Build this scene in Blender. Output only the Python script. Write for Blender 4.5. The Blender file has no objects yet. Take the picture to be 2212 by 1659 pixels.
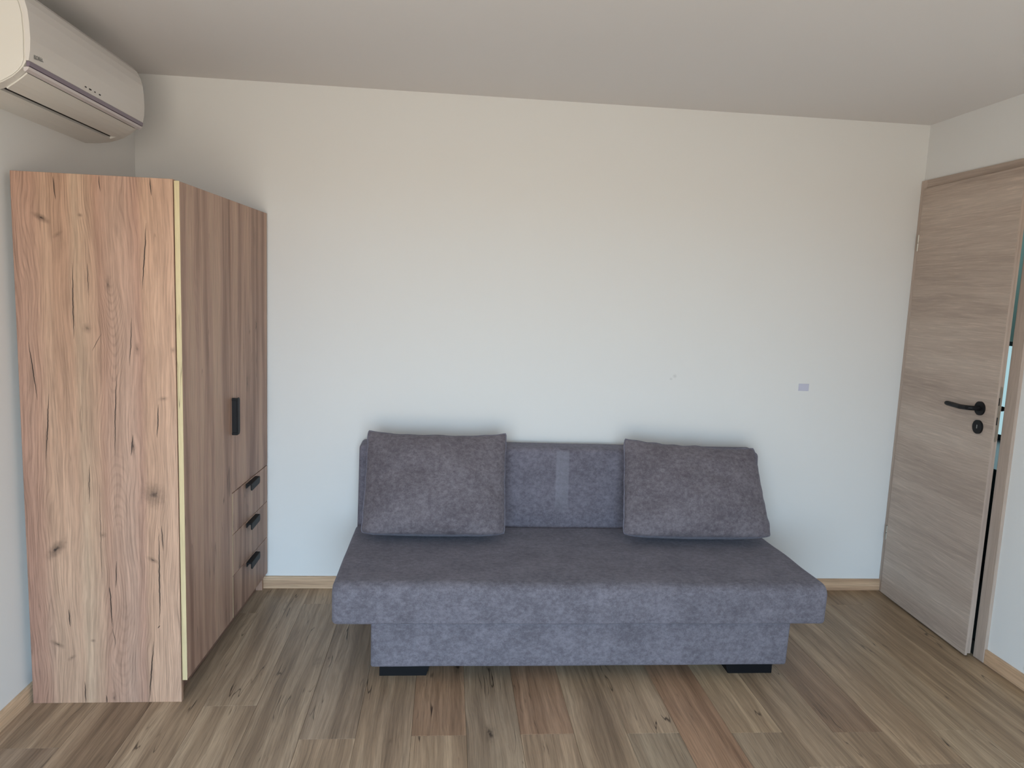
import bpy, bmesh, math, random
from mathutils import Vector, Matrix, noise as mnoise

scene = bpy.context.scene
COL = scene.collection
random.seed(7)

# ------------------------------------------------------------------ camera
cam_data = bpy.data.cameras.new('camera')
cam = bpy.data.objects.new('camera', cam_data)
COL.objects.link(cam)
_r = Vector((0.9953939597, -0.0868385244, 0.0406194001))
_u = Vector((-0.0292590312, 0.1283056016, 0.9913029717))
_f = Vector((0.0912949838, 0.9879254746, -0.1251738097))
cam.matrix_world = Matrix(((_r.x, _u.x, -_f.x, 1.4894), (_r.y, _u.y, -_f.y, -3.66926),
                           (_r.z, _u.z, -_f.z, 1.55976), (0, 0, 0, 1)))
cam_data.sensor_fit = 'HORIZONTAL'
cam_data.sensor_width = 36.0
cam_data.lens = 1565.69 / 2212 * 36.0
cam_data.clip_start = 0.05
scene.camera = cam

# ------------------------------------------------------------------ colour management and daylight
vs = scene.view_settings
vs.view_transform = 'Standard'
vs.look = 'None'
vs.gamma = 1.0
vs.use_curve_mapping = False
vs.exposure = 0.0

SKY = 13.2
world = bpy.data.worlds.new('sky_world')
scene.world = world
world.use_nodes = True
wn = world.node_tree
wn.nodes.clear()
w_out = wn.nodes.new('ShaderNodeOutputWorld')
w_bg = wn.nodes.new('ShaderNodeBackground')
w_tc = wn.nodes.new('ShaderNodeTexCoord')
w_sep = wn.nodes.new('ShaderNodeSeparateXYZ')
w_map = wn.nodes.new('ShaderNodeMapRange')
w_map.inputs['From Min'].default_value = -1.0
w_map.inputs['From Max'].default_value = 1.0
w_ramp = wn.nodes.new('ShaderNodeValToRGB')
cr = w_ramp.color_ramp
# pale sunlit terrace below the horizon, hazy blue sky above it
cr.elements[0].position = 0.0
cr.elements[0].color = (0.50, 0.45, 0.385, 1)
cr.elements[1].position = 1.0
cr.elements[1].color = (0.50, 0.78, 1.15, 1)
for pos, c in ((0.485, (0.57, 0.515, 0.445, 1)), (0.515, (0.76, 1.0, 1.22, 1)), (0.62, (0.66, 0.93, 1.20, 1))):
    e = cr.elements.new(pos)
    e.color = c
wn.links.new(w_tc.outputs['Generated'], w_sep.inputs[0])
wn.links.new(w_sep.outputs['Z'], w_map.inputs['Value'])
wn.links.new(w_map.outputs[0], w_ramp.inputs[0])
wn.links.new(w_ramp.outputs['Color'], w_bg.inputs['Color'])
w_bg.inputs['Strength'].default_value = SKY
wn.links.new(w_bg.outputs[0], w_out.inputs['Surface'])

# room dimensions (metres)
W, H, DEPTH = 3.936, 2.5, 4.7
WIN_X0, WIN_X1, WIN_Z0, WIN_Z1 = 0.35, 2.35, 0.04, 2.15

pl = bpy.data.lights.new('window_daylight', 'AREA')
pl.shape = 'RECTANGLE'
pl.size = WIN_X1 - WIN_X0
pl.size_y = WIN_Z1 - WIN_Z0
pl.cycles.is_portal = True
plo = bpy.data.objects.new('window_daylight', pl)
plo.location = ((WIN_X0 + WIN_X1) / 2, -DEPTH - 0.01, (WIN_Z0 + WIN_Z1) / 2)
plo.rotation_euler = (math.radians(90), 0, 0)
COL.objects.link(plo)

# ------------------------------------------------------------------ node helpers
def lin(c):
    out = []
    for v in c[:3]:
        v = v / 255.0
        out.append(v / 12.92 if v <= 0.04045 else ((v + 0.055) / 1.055) ** 2.4)
    return (out[0], out[1], out[2], 1.0)


class N:
    def __init__(self, mat):
        self.t = mat.node_tree
        self.t.nodes.clear()
        self.out = self.t.nodes.new('ShaderNodeOutputMaterial')
        self.b = self.t.nodes.new('ShaderNodeBsdfPrincipled')
        self.t.links.new(self.b.outputs[0], self.out.inputs['Surface'])

    def _in(self, sock, v):
        if v is None:
            return
        if hasattr(v, 'links'):
            self.t.links.new(v, sock)
        else:
            if sock.type == 'RGBA' and not hasattr(v, '__len__'):
                v = (v, v, v, 1)
            sock.default_value = v

    def m(self, op, a, b=None, c=None, clamp=False):
        n = self.t.nodes.new('ShaderNodeMath')
        n.operation = op
        n.use_clamp = clamp
        self._in(n.inputs[0], a)
        self._in(n.inputs[1], b)
        self._in(n.inputs[2], c)
        return n.outputs[0]

    def comb(self, x, y, z):
        n = self.t.nodes.new('ShaderNodeCombineXYZ')
        for i, v in enumerate((x, y, z)):
            self._in(n.inputs[i], v)
        return n.outputs[0]

    def noise(self, v, scale=1.0, detail=3.0, rough=0.5, dist=0.0):
        n = self.t.nodes.new('ShaderNodeTexNoise')
        self._in(n.inputs['Vector'], v)
        n.inputs['Scale'].default_value = scale
        n.inputs['Detail'].default_value = detail
        n.inputs['Roughness'].default_value = rough
        n.inputs['Distortion'].default_value = dist
        return n.outputs[0]

    def voro(self, v, scale=1.0):
        n = self.t.nodes.new('ShaderNodeTexVoronoi')
        self._in(n.inputs['Vector'], v)
        n.inputs['Scale'].default_value = scale
        return n.outputs['Distance'], n.outputs['Color']

    def ramp(self, f, stops, interp='LINEAR'):
        n = self.t.nodes.new('ShaderNodeValToRGB')
        r = n.color_ramp
        r.interpolation = interp
        while len(r.elements) < len(stops):
            r.elements.new(0.5)
        for e, (p, c) in zip(r.elements, stops):
            e.position = p
            e.color = c
        self._in(n.inputs[0], f)
        return n.outputs['Color']

    def mix(self, f, a, b, mode='MIX'):
        n = self.t.nodes.new('ShaderNodeMix')
        n.data_type = 'RGBA'
        n.blend_type = mode
        self._in(n.inputs[0], f)
        self._in(n.inputs[6], a)
        self._in(n.inputs[7], b)
        return n.outputs[2]

    def smooth(self, v, a, b, lo=0.0, hi=1.0):
        n = self.t.nodes.new('ShaderNodeMapRange')
        n.interpolation_type = 'SMOOTHSTEP'
        self._in(n.inputs[0], v)
        n.inputs[1].default_value = a
        n.inputs[2].default_value = b
        n.inputs[3].default_value = lo
        n.inputs[4].default_value = hi
        return n.outputs[0]

    def obco(self):
        n = self.t.nodes.new('ShaderNodeTexCoord')
        s = self.t.nodes.new('ShaderNodeSeparateXYZ')
        self.t.links.new(n.outputs['Object'], s.inputs[0])
        return n.outputs['Object'], s.outputs[0], s.outputs[1], s.outputs[2]

    def info(self):
        n = self.t.nodes.new('ShaderNodeObjectInfo')
        return n.outputs['Color'], n.outputs['Random']

    def bump(self, h, strength=0.2, dist=0.001):
        n = self.t.nodes.new('ShaderNodeBump')
        n.inputs['Strength'].default_value = strength
        n.inputs['Distance'].default_value = dist
        self._in(n.inputs['Height'], h)
        self.t.links.new(n.outputs[0], self.b.inputs['Normal'])


def new_mat(name):
    mt = bpy.data.materials.new(name)
    mt.use_nodes = True
    return mt, N(mt)


def plain(name, rgb, rough=0.5, metal=0.0, spec=0.5, bump=None):
    mt, n = new_mat(name)
    v, x, y, z = n.obco()
    c = n.noise(v, 3.0, 3)
    n._in(n.b.inputs['Base Color'], n.mix(n.m('MULTIPLY', c, 0.10), lin(rgb), tuple(k * 0.7 for k in lin(rgb)[:3]) + (1,)))
    n.b.inputs['Roughness'].default_value = rough
    n.b.inputs['Metallic'].default_value = metal
    n.b.inputs['Specular IOR Level'].default_value = spec
    if bump:
        n.bump(n.noise(v, bump[0], 3), bump[1], 0.001)
    return mt


def wood(name, grain, stops, fine=0.22, ringy=0.10, cracks=0.6, knots=0.6, across_scale=9.0, tinted=False,
         rough=0.55, bands=None, marks=(), warp=0.03, fine_scale=230.0, shift=(0.0, 0.0), crack_col=(48, 36, 30),
         fine_light=0.0, arcs=(), ring_lines=False):
    """Procedural wood. grain = 'y', 'z' or 'xy' : direction along the grain in object space."""
    mt, n = new_mat(name)
    v, x, y, z = n.obco()
    if grain == 'y':
        al, ac, th = y, x, z
    elif grain == 'z':
        al, ac, th = z, n.m('ADD', x, y), x
    elif grain == 'yz':          # grain along y, across z
        al, ac, th = y, z, x
    elif grain == 'x':           # grain along local x, across z
        al, ac, th = x, z, y
    else:
        al, ac, th = n.m('ADD', x, y), z, z
    al0, ac0 = al, ac
    col, rnd = n.info()
    if tinted:
        al = n.m('ADD', al, n.m('MULTIPLY', rnd, 37.0))
        ac = n.m('ADD', ac, n.m('MULTIPLY', rnd, 91.0))
    al = n.m('ADD', al, shift[0])
    ac = n.m('ADD', ac, shift[1])
    w1 = n.noise(n.comb(n.m('MULTIPLY', ac, 6.0), n.m('MULTIPLY', al, 1.6), th), 1.0, 2)
    w2 = n.noise(n.comb(n.m('MULTIPLY', ac, 24.0), n.m('MULTIPLY', al, 7.0), th), 1.0, 2)
    acw = n.m('ADD', ac, n.m('MULTIPLY', n.m('SUBTRACT', w1, 0.5), warp * 2))
    acw = n.m('ADD', acw, n.m('MULTIPLY', n.m('SUBTRACT', w2, 0.5), warp * 0.30))
    broad = n.noise(n.comb(n.m('MULTIPLY', acw, across_scale), n.m('MULTIPLY', al, 0.55), 0.3), 1.0, 3.5, 0.62)
    c = n.ramp(n.smooth(broad, 0.25, 0.75), stops)
    if bands:
        # glued lamellas: position across the board picks the tone
        lo, hi, st = bands
        wob = n.m('ADD', ac0, n.m('MULTIPLY', n.m('SUBTRACT', w1, 0.5), 0.035))
        f = n.m('DIVIDE', n.m('SUBTRACT', wob, lo), hi - lo)
        c = n.mix(0.66, c, n.ramp(f, st))
    # fine fibre
    f1 = n.noise(n.comb(n.m('MULTIPLY', acw, fine_scale), n.m('MULTIPLY', al, 7.0), 1.7), 1.0, 3, 0.65)
    f2 = n.noise(n.comb(n.m('MULTIPLY', acw, fine_scale * 0.28), n.m('MULTIPLY', al, 2.2), 5.1), 1.0, 3, 0.6)
    f1 = n.smooth(f1, 0.30, 0.70)
    # cathedral rings
    ph = n.m('ADD', n.m('MULTIPLY', acw, 420.0), n.m('MULTIPLY', w1, 70.0))
    ring = n.m('SINE', ph)
    if ring_lines:
        ring = n.smooth(n.m('SINE', n.m('ADD', n.m('MULTIPLY', acw, 640.0), n.m('MULTIPLY', w1, 60.0))), 0.1, 1.0, 0.25, -1.0)
    rmask = n.smooth(n.noise(n.comb(n.m('MULTIPLY', ac, 7.0), n.m('MULTIPLY', al, 1.1), 9.0), 1.0, 2), 0.36 if ring_lines else 0.50, 0.55 if ring_lines else 0.66)
    val = n.m('ADD', 1.0, n.m('MULTIPLY', n.m('SUBTRACT', f1, 0.5), fine * 0.95))
    val = n.m('ADD', val, n.m('MULTIPLY', n.m('SUBTRACT', f2, 0.5), fine * 1.9))
    val = n.m('ADD', val, n.m('MULTIPLY', n.m('MULTIPLY', ring, rmask), ringy))
    if fine_light:
        val = n.m('ADD', val, n.m('MULTIPLY', n.smooth(f1, 0.80, 1.0), fine_light))
    for (xc, zc, rx, rz, curv, per, st) in arcs:
        dx, dz = n.m('SUBTRACT', acw, xc), n.m('SUBTRACT', al0, zc)
        ph2 = n.m('SUBTRACT', n.m('ADD', dz, n.m('MULTIPLY', w1, 0.30)), n.m('MULTIPLY', n.m('MULTIPLY', dx, dx), curv))
        sn = n.m('SINE', n.m('MULTIPLY', ph2, 6.2832 / per))
        mk_ = n.m('SQRT', n.m('ADD', n.m('POWER', n.m('DIVIDE', dx, rx), 2.0), n.m('POWER', n.m('DIVIDE', dz, rz), 2.0)))
        val = n.m('SUBTRACT', val, n.m('MULTIPLY', n.m('MULTIPLY', n.smooth(sn, 0.0, 1.0), n.smooth(mk_, 0.6, 1.1, 1.0, 0.0)), st))
    c = n.mix(1.0, c, val, 'MULTIPLY')
    dark = None
    if cracks > 0:
        iso = n.m('ABSOLUTE', n.m('SUBTRACT', n.noise(n.comb(n.m('MULTIPLY', acw, 16.0), n.m('MULTIPLY', al, 1.3), 3.3), 1.0, 2.5, 0.6), 0.5))
        line = n.smooth(iso, 0.0, 0.0115, 1.0, 0.0)
        cm = n.smooth(n.noise(n.comb(n.m('MULTIPLY', ac, 11.0), n.m('MULTIPLY', al, 4.0), 7.7), 1.0, 2), 0.555, 0.65)
        dark = n.m('MULTIPLY', n.m('MULTIPLY', line, cm), cracks)
        # short pores and checks gathered in patches
        pp = n.smooth(n.noise(n.comb(n.m('MULTIPLY', acw, 150.0), n.m('MULTIPLY', al, 9.0), 2.2), 1.0, 2, 0.6), 0.63, 0.72)
        pm = n.smooth(n.noise(n.comb(n.m('MULTIPLY', ac, 13.0), n.m('MULTIPLY', al, 2.2), 4.4), 1.0, 2), 0.52, 0.68)
        dark = n.m('MAXIMUM', dark, n.m('MULTIPLY', n.m('MULTIPLY', pp, pm), cracks * 0.65))
    if knots > 0:
        kd, kc = n.voro(n.comb(n.m('MULTIPLY', acw, 7.0), n.m('MULTIPLY', al, 2.6), 0.0), 1.0)
        ks = n.t.nodes.new('ShaderNodeSeparateColor')
        n.t.links.new(kc, ks.inputs[0])
        on = n.smooth(ks.outputs[0], 0.45, 0.50)
        kk = n.noise(n.comb(n.m('MULTIPLY', ac, 60.0), n.m('MULTIPLY', al, 40.0), 0.0), 1.0, 2)
        kd2 = n.m('ADD', kd, n.m('MULTIPLY', n.m('SUBTRACT', kk, 0.5), 0.16))
        kn = n.m('MULTIPLY', n.m('ADD', n.smooth(kd2, 0.0, 0.20, 0.45, 0.0), n.smooth(kd2, 0.02, 0.075, 0.5, 0.0)), on)
        kn = n.m('MULTIPLY', kn, knots)
        dark = kn if dark is None else n.m('MAXIMUM', dark, kn)
    if marks:
        wob = n.m('MULTIPLY', n.m('SUBTRACT', n.noise(n.comb(n.m('MULTIPLY', ac0, 4.0), n.m('MULTIPLY', al0, 26.0), 0.0), 1.0, 3), 0.5), 0.007)
        kwob = n.m('MULTIPLY', n.m('SUBTRACT', n.noise(n.comb(n.m('MULTIPLY', ac0, 90.0), n.m('MULTIPLY', al0, 70.0), 0.0), 1.0, 3), 0.5), 0.9)
        acc = n.m('ADD', ac0, wob)
        for mk in marks:
            if mk[0] == 'c':
                _, x0, z0, x1, z1, wd = mk
                # centre line as a function of height, tapered to both ends
                zm, hl = (z0 + z1) / 2, abs(z1 - z0) / 2
                xl = n.m('MULTIPLY_ADD', al0, (x1 - x0) / (z1 - z0), x0 - z0 * (x1 - x0) / (z1 - z0))
                d = n.m('ABSOLUTE', n.m('SUBTRACT', acc, xl))
                tz = n.m('DIVIDE', n.m('SUBTRACT', al0, zm), hl)
                tap = n.m('SUBTRACT', 1.0, n.m('MULTIPLY', tz, tz), clamp=True)
                g = n.m('SUBTRACT', 1.0, n.m('DIVIDE', d, n.m('MULTIPLY_ADD', tap, wd, 0.0002)), clamp=True)
                g = n.m('MULTIPLY', n.m('MULTIPLY', g, 1.6, clamp=True), n.m('GREATER_THAN', tap, 0.02))
                dark = g if dark is None else n.m('MAXIMUM', dark, g)
            else:
                _, x0, z0, rx, rz, st, ang = mk
                dx, dz = n.m('SUBTRACT', ac0, x0), n.m('SUBTRACT', al0, z0)
                ca, sa = math.cos(ang), math.sin(ang)
                u_ = n.m('ADD', n.m('MULTIPLY', dx, ca / rx), n.m('MULTIPLY', dz, sa / rx))
                v_ = n.m('ADD', n.m('MULTIPLY', dx, -sa / rz), n.m('MULTIPLY', dz, ca / rz))
                r2 = n.m('SQRT', n.m('ADD', n.m('MULTIPLY', u_, u_), n.m('MULTIPLY', v_, v_)))
                r2 = n.m('ADD', r2, kwob)
                g = n.m('ADD', n.smooth(r2, 0.2, 1.5, 0.5 * st, 0.0), n.smooth(r2, 0.0, 0.45, 0.45 * st, 0.0))
                dark = g if dark is None else n.m('MAXIMUM', dark, g)
    if dark is not None:
        c = n.mix(dark, c, lin(crack_col))
    if tinted:
        c = n.mix(1.0, c, col, 'MULTIPLY')
    n._in(n.b.inputs['Base Color'], c)
    n.b.inputs['Roughness'].default_value = rough
    n.b.inputs['Specular IOR Level'].default_value = 0.35
    h = n.m('ADD', f1, n.m('MULTIPLY', f2, 0.5))
    if dark is not None:
        h = n.m('SUBTRACT', h, n.m('MULTIPLY', dark, 1.5))
    n.bump(h, 0.25, 0.0006)
    return mt


# ------------------------------------------------------------------ materials
def wall_mat(name, rgb, smudges=()):
    mt, n = new_mat(name)
    v, x, y, z = n.obco()
    c = n.mix(n.noise(v, 0.8, 3), lin(rgb), tuple(k * 0.97 for k in lin(rgb)[:3]) + (1,))
    for (sx, sy, sz, r, st) in smudges:
        d = n.m('SQRT', n.m('ADD', n.m('ADD', n.m('POWER', n.m('SUBTRACT', x, sx), 2.0), n.m('POWER', n.m('SUBTRACT', z, sz), 2.0)),
                            n.m('POWER', n.m('SUBTRACT', y, sy), 2.0)))
        d = n.m('ADD', d, n.m('MULTIPLY', n.m('SUBTRACT', n.noise(v, 70.0, 3), 0.5), r * 1.6))
        c = n.mix(n.smooth(d, 0.2 * r, r, st, 0.0), c, lin((120, 116, 108)))
    n._in(n.b.inputs['Base Color'], c)
    n.b.inputs['Roughness'].default_value = 0.85
    n.b.inputs['Specular IOR Level'].default_value = 0.2
    n.bump(n.noise(v, 260.0, 2), 0.08, 0.0008)
    return mt


M_WALL = wall_mat('matt_white_wall_paint', (228, 227, 224),
                  ((2.68, 0, 1.16, 0.014, 0.18), (2.66, 0, 1.145, 0.010, 0.15), (1.11, 0, 0.345, 0.006, 0.6), (3.936, -1.02, 0.09, 0.02, 0.3)))
M_CEIL = wall_mat('matt_ceiling_paint', (232, 228, 225))
M_HALL = wall_mat('hallway_teal_grey_paint', (120, 150, 146))

M_PLANK = wood('oak_floor_planks', 'y',
               [(0.0, lin((130, 111, 92))), (0.40, lin((155, 134, 112))), (0.65, lin((169, 148, 125))), (1.0, lin((182, 161, 137)))],
               fine=0.36, ringy=0.06, cracks=0.85, knots=0.9, across_scale=15.0, tinted=True, rough=0.42, warp=0.022,
               fine_scale=260.0)
M_SKIRT = wood('oak_skirting', 'xy',
               [(0.0, lin((174, 138, 110))), (0.5, lin((198, 164, 132))), (1.0, lin((214, 184, 152)))],
               fine=0.28, ringy=0.06, cracks=0.0, knots=0.0, across_scale=26.0, warp=0.012, fine_scale=240.0)
M_DOOR = wood('grey_brown_veneer_door', 'x',
              [(0.0, lin((168, 150, 137))), (0.5, lin((182, 164, 150))), (1.0, lin((192, 175, 161)))],
              fine=0.16, ringy=0.03, cracks=0.0, knots=0.0, across_scale=9.0, warp=0.022, fine_scale=190.0, fine_light=0.10)
M_DOORV = wood('grey_brown_veneer_upright', 'z',
               [(0.0, lin((168, 150, 138))), (0.5, lin((182, 164, 150))), (1.0, lin((190, 172, 159)))],
               fine=0.14, ringy=0.02, cracks=0.0, knots=0.0, across_scale=9.0, warp=0.01, fine_scale=200.0)

# the broad wardrobe side: lamella tones plus the individual shakes and knots of the decor
side_marks = [
    ('c', 0.161, 1.885, 0.166, 1.807, 0.0022), ('c', 0.213, 1.600, 0.209, 1.337, 0.0024),
    ('c', 0.472, 1.896, 0.476, 1.835, 0.0022), ('c', 0.458, 1.745, 0.440, 1.517, 0.0026),
    ('c', 0.061, 1.325, 0.082, 1.121, 0.0024), ('c', 0.120, 1.148, 0.103, 0.912, 0.0026),
    ('c', 0.346, 1.223, 0.333, 0.930, 0.0024), ('c', 0.486, 1.12, 0.479, 0.998, 0.0024),
    ('c', 0.307, 1.896, 0.310, 1.840, 0.0016), ('c', 0.397, 1.009, 0.388, 0.930, 0.0026),
    ('c', 0.300, 1.36, 0.268, 1.30, 0.0012), ('c', 0.262, 1.60, 0.262, 1.49, 0.0014),
    ('c', 0.159, 0.362, 0.163, 0.294, 0.0026), ('c', 0.304, 0.450, 0.308, 0.290, 0.0026),
    ('c', 0.308, 0.290, 0.318, 0.225, 0.0012), ('c', 0.478, 0.669, 0.475, 0.300, 0.0030),
    ('c', 0.475, 0.30, 0.466, 0.288, 0.0026), ('c', 0.452, 0.240, 0.431, 0.000, 0.0030),
    ('c', 0.206, 0.085, 0.207, -0.005, 0.0024), ('c', 0.281, 0.03, 0.281, -0.005, 0.0022),
    ('c', 0.247, 0.900, 0.242, 0.752, 0.0018), ('c', 0.488, 0.678, 0.491, 0.583, 0.0022),
    ('c', 0.278, 0.828, 0.277, 0.477, 0.0009), ('c', 0.328, 0.544, 0.325, 0.442, 0.0022),
    ('c', 0.302, 0.446, 0.307, 0.393, 0.0024), ('c', 0.402, 1.42, 0.392, 1.25, 0.0018),
    ('k', 0.118, 1.745, 0.028, 0.010, 1.0, -0.5), ('k', 0.243, 1.76, 0.008, 0.006, 0.8, 0.0),
    ('k', 0.168, 1.692, 0.016, 0.007, 0.6, 0.6), ('k', 0.327, 1.531, 0.007, 0.024, 0.75, 0.0),
    ('k', 0.254, 1.378, 0.014, 0.016, 0.6, 0.0), ('k', 0.419, 1.313, 0.008, 0.024, 0.6, 0.0),
    ('k', 0.503, 1.139, 0.016, 0.008, 0.6, 0.2), ('k', 0.396, 0.965, 0.008, 0.022, 0.9, 0.0),
    ('k', 0.538, 1.311, 0.008, 0.010, 0.6, 0.0), ('k', 0.124, 0.585, 0.042, 0.018, 1.05, 0.85),
    ('k', 0.462, 0.790, 0.036, 0.042, 0.85, 0.4), ('k', 0.455, 0.548, 0.022, 0.008, 0.85, -0.5),
    ('k', 0.285, 0.640, 0.012, 0.010, 0.55, 0.0), ('k', 0.117, 0.228, 0.024, 0.008, 0.85, -0.5),
    ('k', 0.240, 0.241, 0.008, 0.006, 0.8, 0.0), ('k', 0.164, 0.176, 0.016, 0.007, 0.65, 0.6),
    ('k', 0.308, 0.020, 0.008, 0.024, 0.7, 0.0),
]
side_bands = (0.02, 0.55, [(0.0, lin((150, 112, 97))), (0.13, lin((166, 130, 110))), (0.19, lin((178, 144, 119))),
                           (0.34, lin((175, 140, 115))), (0.39, lin((182, 155, 129))), (0.49, lin((177, 144, 120))),
                           (0.53, lin((164, 128, 108))), (0.70, lin((169, 137, 119))), (0.76, lin((166, 130, 112))),
                           (0.80, lin((189, 153, 127))), (1.0, lin((195, 160, 135)))])
WS = [(0.0, lin((137, 100, 82))), (0.35, lin((164, 126, 103))), (0.65, lin((180, 144, 121))), (1.0, lin((189, 157, 133)))]
M_SIDE = wood('knotty_oak_side_decor', 'z', WS, ring_lines=True, fine=0.34, ringy=0.13, cracks=0.22, knots=0.0, across_scale=9.0,
              bands=side_bands, marks=side_marks,
              arcs=((0.335, 1.34, 0.055, 0.24, 75.0, 0.034, 0.13), (0.345, 0.80, 0.050, 0.16, -70.0, 0.038, 0.10), (0.350, 0.20, 0.060, 0.22, 60.0, 0.036, 0.08)), fine_scale=190.0, rough=0.5)
M_FRONT = wood('knotty_oak_front_decor', 'z',
               [(0.0, lin((136, 104, 90))), (0.35, lin((166, 134, 116))), (0.65, lin((186, 152, 132))), (1.0, lin((196, 164, 142)))],
               fine=0.20, ringy=0.05, cracks=0.55, knots=0.75, across_scale=13.0, tinted=True, fine_scale=150.0, rough=0.5)
M_EDGE = wood('pale_edge_banding', 'z',
              [(0.0, lin((178, 156, 114))), (0.5, lin((202, 182, 140))), (1.0, lin((212, 194, 154)))],
              fine=0.14, ringy=0.02, cracks=0.6, knots=0.2, across_scale=30.0, fine_scale=150.0, rough=0.5)
M_PLINTH = wood('dark_plinth_decor', 'xy',
                [(0.0, lin((120, 92, 80))), (1.0, lin((150, 118, 100)))], fine=0.2, cracks=0.0, knots=0.0, rough=0.5)

M_BLACK = plain('matt_black_metal', (20, 20, 22), 0.55, 0.0, 0.25)
M_FOOT = plain('black_plastic_foot', (14, 14, 17), 0.6, 0.0, 0.2)
M_STEEL = plain('satin_nickel', (176, 170, 158), 0.38, 0.85)
M_DARK = plain('dark_recess', (14, 13, 15), 0.7)
M_WHITE = plain('white_plastic', (226, 222, 214), 0.30, 0.0, 0.5)
M_WHITE2 = plain('white_panel_gloss', (222, 217, 212), 0.16, 0.0, 0.5)
M_PURPLE = plain('violet_grey_translucent_strip', (128, 116, 132), 0.12, 0.1, 0.6)
M_SILVER = plain('pale_silver_strip', (214, 206, 206), 0.22, 0.1, 0.6)
M_GREYTXT = plain('grey_print', (134, 134, 132), 0.5)
M_STICK = plain('lilac_grey_paper', (198, 197, 212), 0.8)
M_FRAME = plain('white_window_frame', (235, 235, 232), 0.4)
M_CAB = plain('dark_hall_cabinet', (40, 44, 50), 0.25)


def fabric(name, rgb_dark, rgb_light, horizontal=True, stripe=False, seed=0.0):
    mt, n = new_mat(name)
    v, x, y, z = n.obco()
    s = n.comb(n.m('ADD', x, seed), y, z)
    big = n.noise(s, 7.0, 5, 0.62)
    sx, sz = (0.8, 1.15) if horizontal else (1.3, 0.8)
    mid = n.noise(n.comb(n.m('MULTIPLY', n.m('ADD', x, seed), 62.0 * sx), n.m('MULTIPLY', y, 60.0), n.m('MULTIPLY', z, 52.0 * sz)), 1.0, 6, 0.78)
    fib = n.noise(n.comb(n.m('MULTIPLY', x, 500.0), n.m('MULTIPLY', y, 300.0), n.m('MULTIPLY', z, 260.0)), 1.0, 2)
    f = n.m('ADD', n.m('MULTIPLY', big, 0.36), n.m('MULTIPLY', mid, 0.66))
    f = n.m('ADD', f, n.m('MULTIPLY', n.m('SUBTRACT', fib, 0.5), 0.22))
    c = n.ramp(n.smooth(f, 0.30, 0.76), [(0.0, lin(rgb_dark)), (1.0, lin(rgb_light))])
    if stripe:      # nap brushed the other way by a strip of tape
        m1 = n.m('MULTIPLY', n.smooth(x, 2.043, 2.051), n.smooth(x, 2.108, 2.116, 1.0, 0.0))
        m1 = n.m('MULTIPLY', m1, n.smooth(z, 0.44, 0.60))
        m1 = n.m('MULTIPLY', m1, n.smooth(z, 0.785, 0.795, 1.0, 0.0))
        c = n.mix(n.m('MULTIPLY', m1, 0.30), c, lin((150, 150, 160)))
    n._in(n.b.inputs['Base Color'], c)
    n.b.inputs['Roughness'].default_value = 0.92
    n.b.inputs['Specular IOR Level'].default_value = 0.12
    n.b.inputs['Sheen Weight'].default_value = 0.18
    n.b.inputs['Sheen Roughness'].default_value = 0.45
    n.b.inputs['Sheen Tint'].default_value = (0.75, 0.77, 0.9, 1)
    n.bump(n.m('ADD', n.m('MULTIPLY', mid, 1.0), n.m('MULTIPLY', fib, 0.5)), 0.35, 0.003)
    return mt


M_FAB = fabric('grey_velour_sofa', (86, 82, 88), (130, 125, 133), stripe=False)
M_FABB = fabric('grey_velour_backrest', (88, 84, 92), (132, 127, 137), stripe=True, seed=3.0)
M_FABC = fabric('grey_velour_cushion', (84, 77, 82), (130, 123, 128), seed=11.0)
M_PIPE = fabric('grey_velour_piping', (92, 88, 98), (132, 130, 142), seed=5.0)


# ------------------------------------------------------------------ mesh helpers
def obj(name, bm, mat, parent=None, smooth=False, link=True):
    me = bpy.data.meshes.new(name)
    bmesh.ops.recalc_face_normals(bm, faces=bm.faces)
    bm.to_mesh(me)
    bm.free()
    mats = mat if isinstance(mat, (list, tuple)) else [mat]
    for m_ in mats:
        me.materials.append(m_)
    if smooth:
        for p in me.polygons:
            p.use_smooth = True
    o = bpy.data.objects.new(name, me)
    if parent:
        o.parent = parent
    COL.objects.link(o)
    return o


def empty(name, loc=(0, 0, 0), rz=0.0, parent=None):
    o = bpy.data.objects.new(name, None)
    o.location = loc
    o.rotation_euler = (0, 0, rz)
    o.empty_display_size = 0.1
    if parent:
        o.parent = parent
    COL.objects.link(o)
    return o


def tag(o, label=None, cat=None, group=None, kind=None):
    if label:
        o['label'] = label
    if cat:
        o['category'] = cat
    if group:
        o['group'] = group
    if kind:
        o['kind'] = kind
    return o


def struct(o, label=None):
    o['kind'] = 'structure'
    if label:
        o['label'] = label
    return o


def add_box(bm, x0, x1, y0, y1, z0, z1, bevel=0.0, seg=2, mi=0):
    r = bmesh.ops.create_cube(bm, size=1.0)
    vs_ = r['verts']
    for v in vs_:
        v.co = Vector(((x0 + x1) / 2 + v.co.x * (x1 - x0), (y0 + y1) / 2 + v.co.y * (y1 - y0), (z0 + z1) / 2 + v.co.z * (z1 - z0)))
    fs = set(f for v in vs_ for f in v.link_faces)
    for f in fs:
        f.material_index = mi
    if bevel > 0:
        es = list(set(e for v in vs_ for e in v.link_edges))
        bmesh.ops.bevel(bm, geom=es, offset=bevel, segments=seg, profile=0.5, affect='EDGES')
    return bm


def box(*a, **k):
    return add_box(bmesh.new(), *a, **k)


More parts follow.
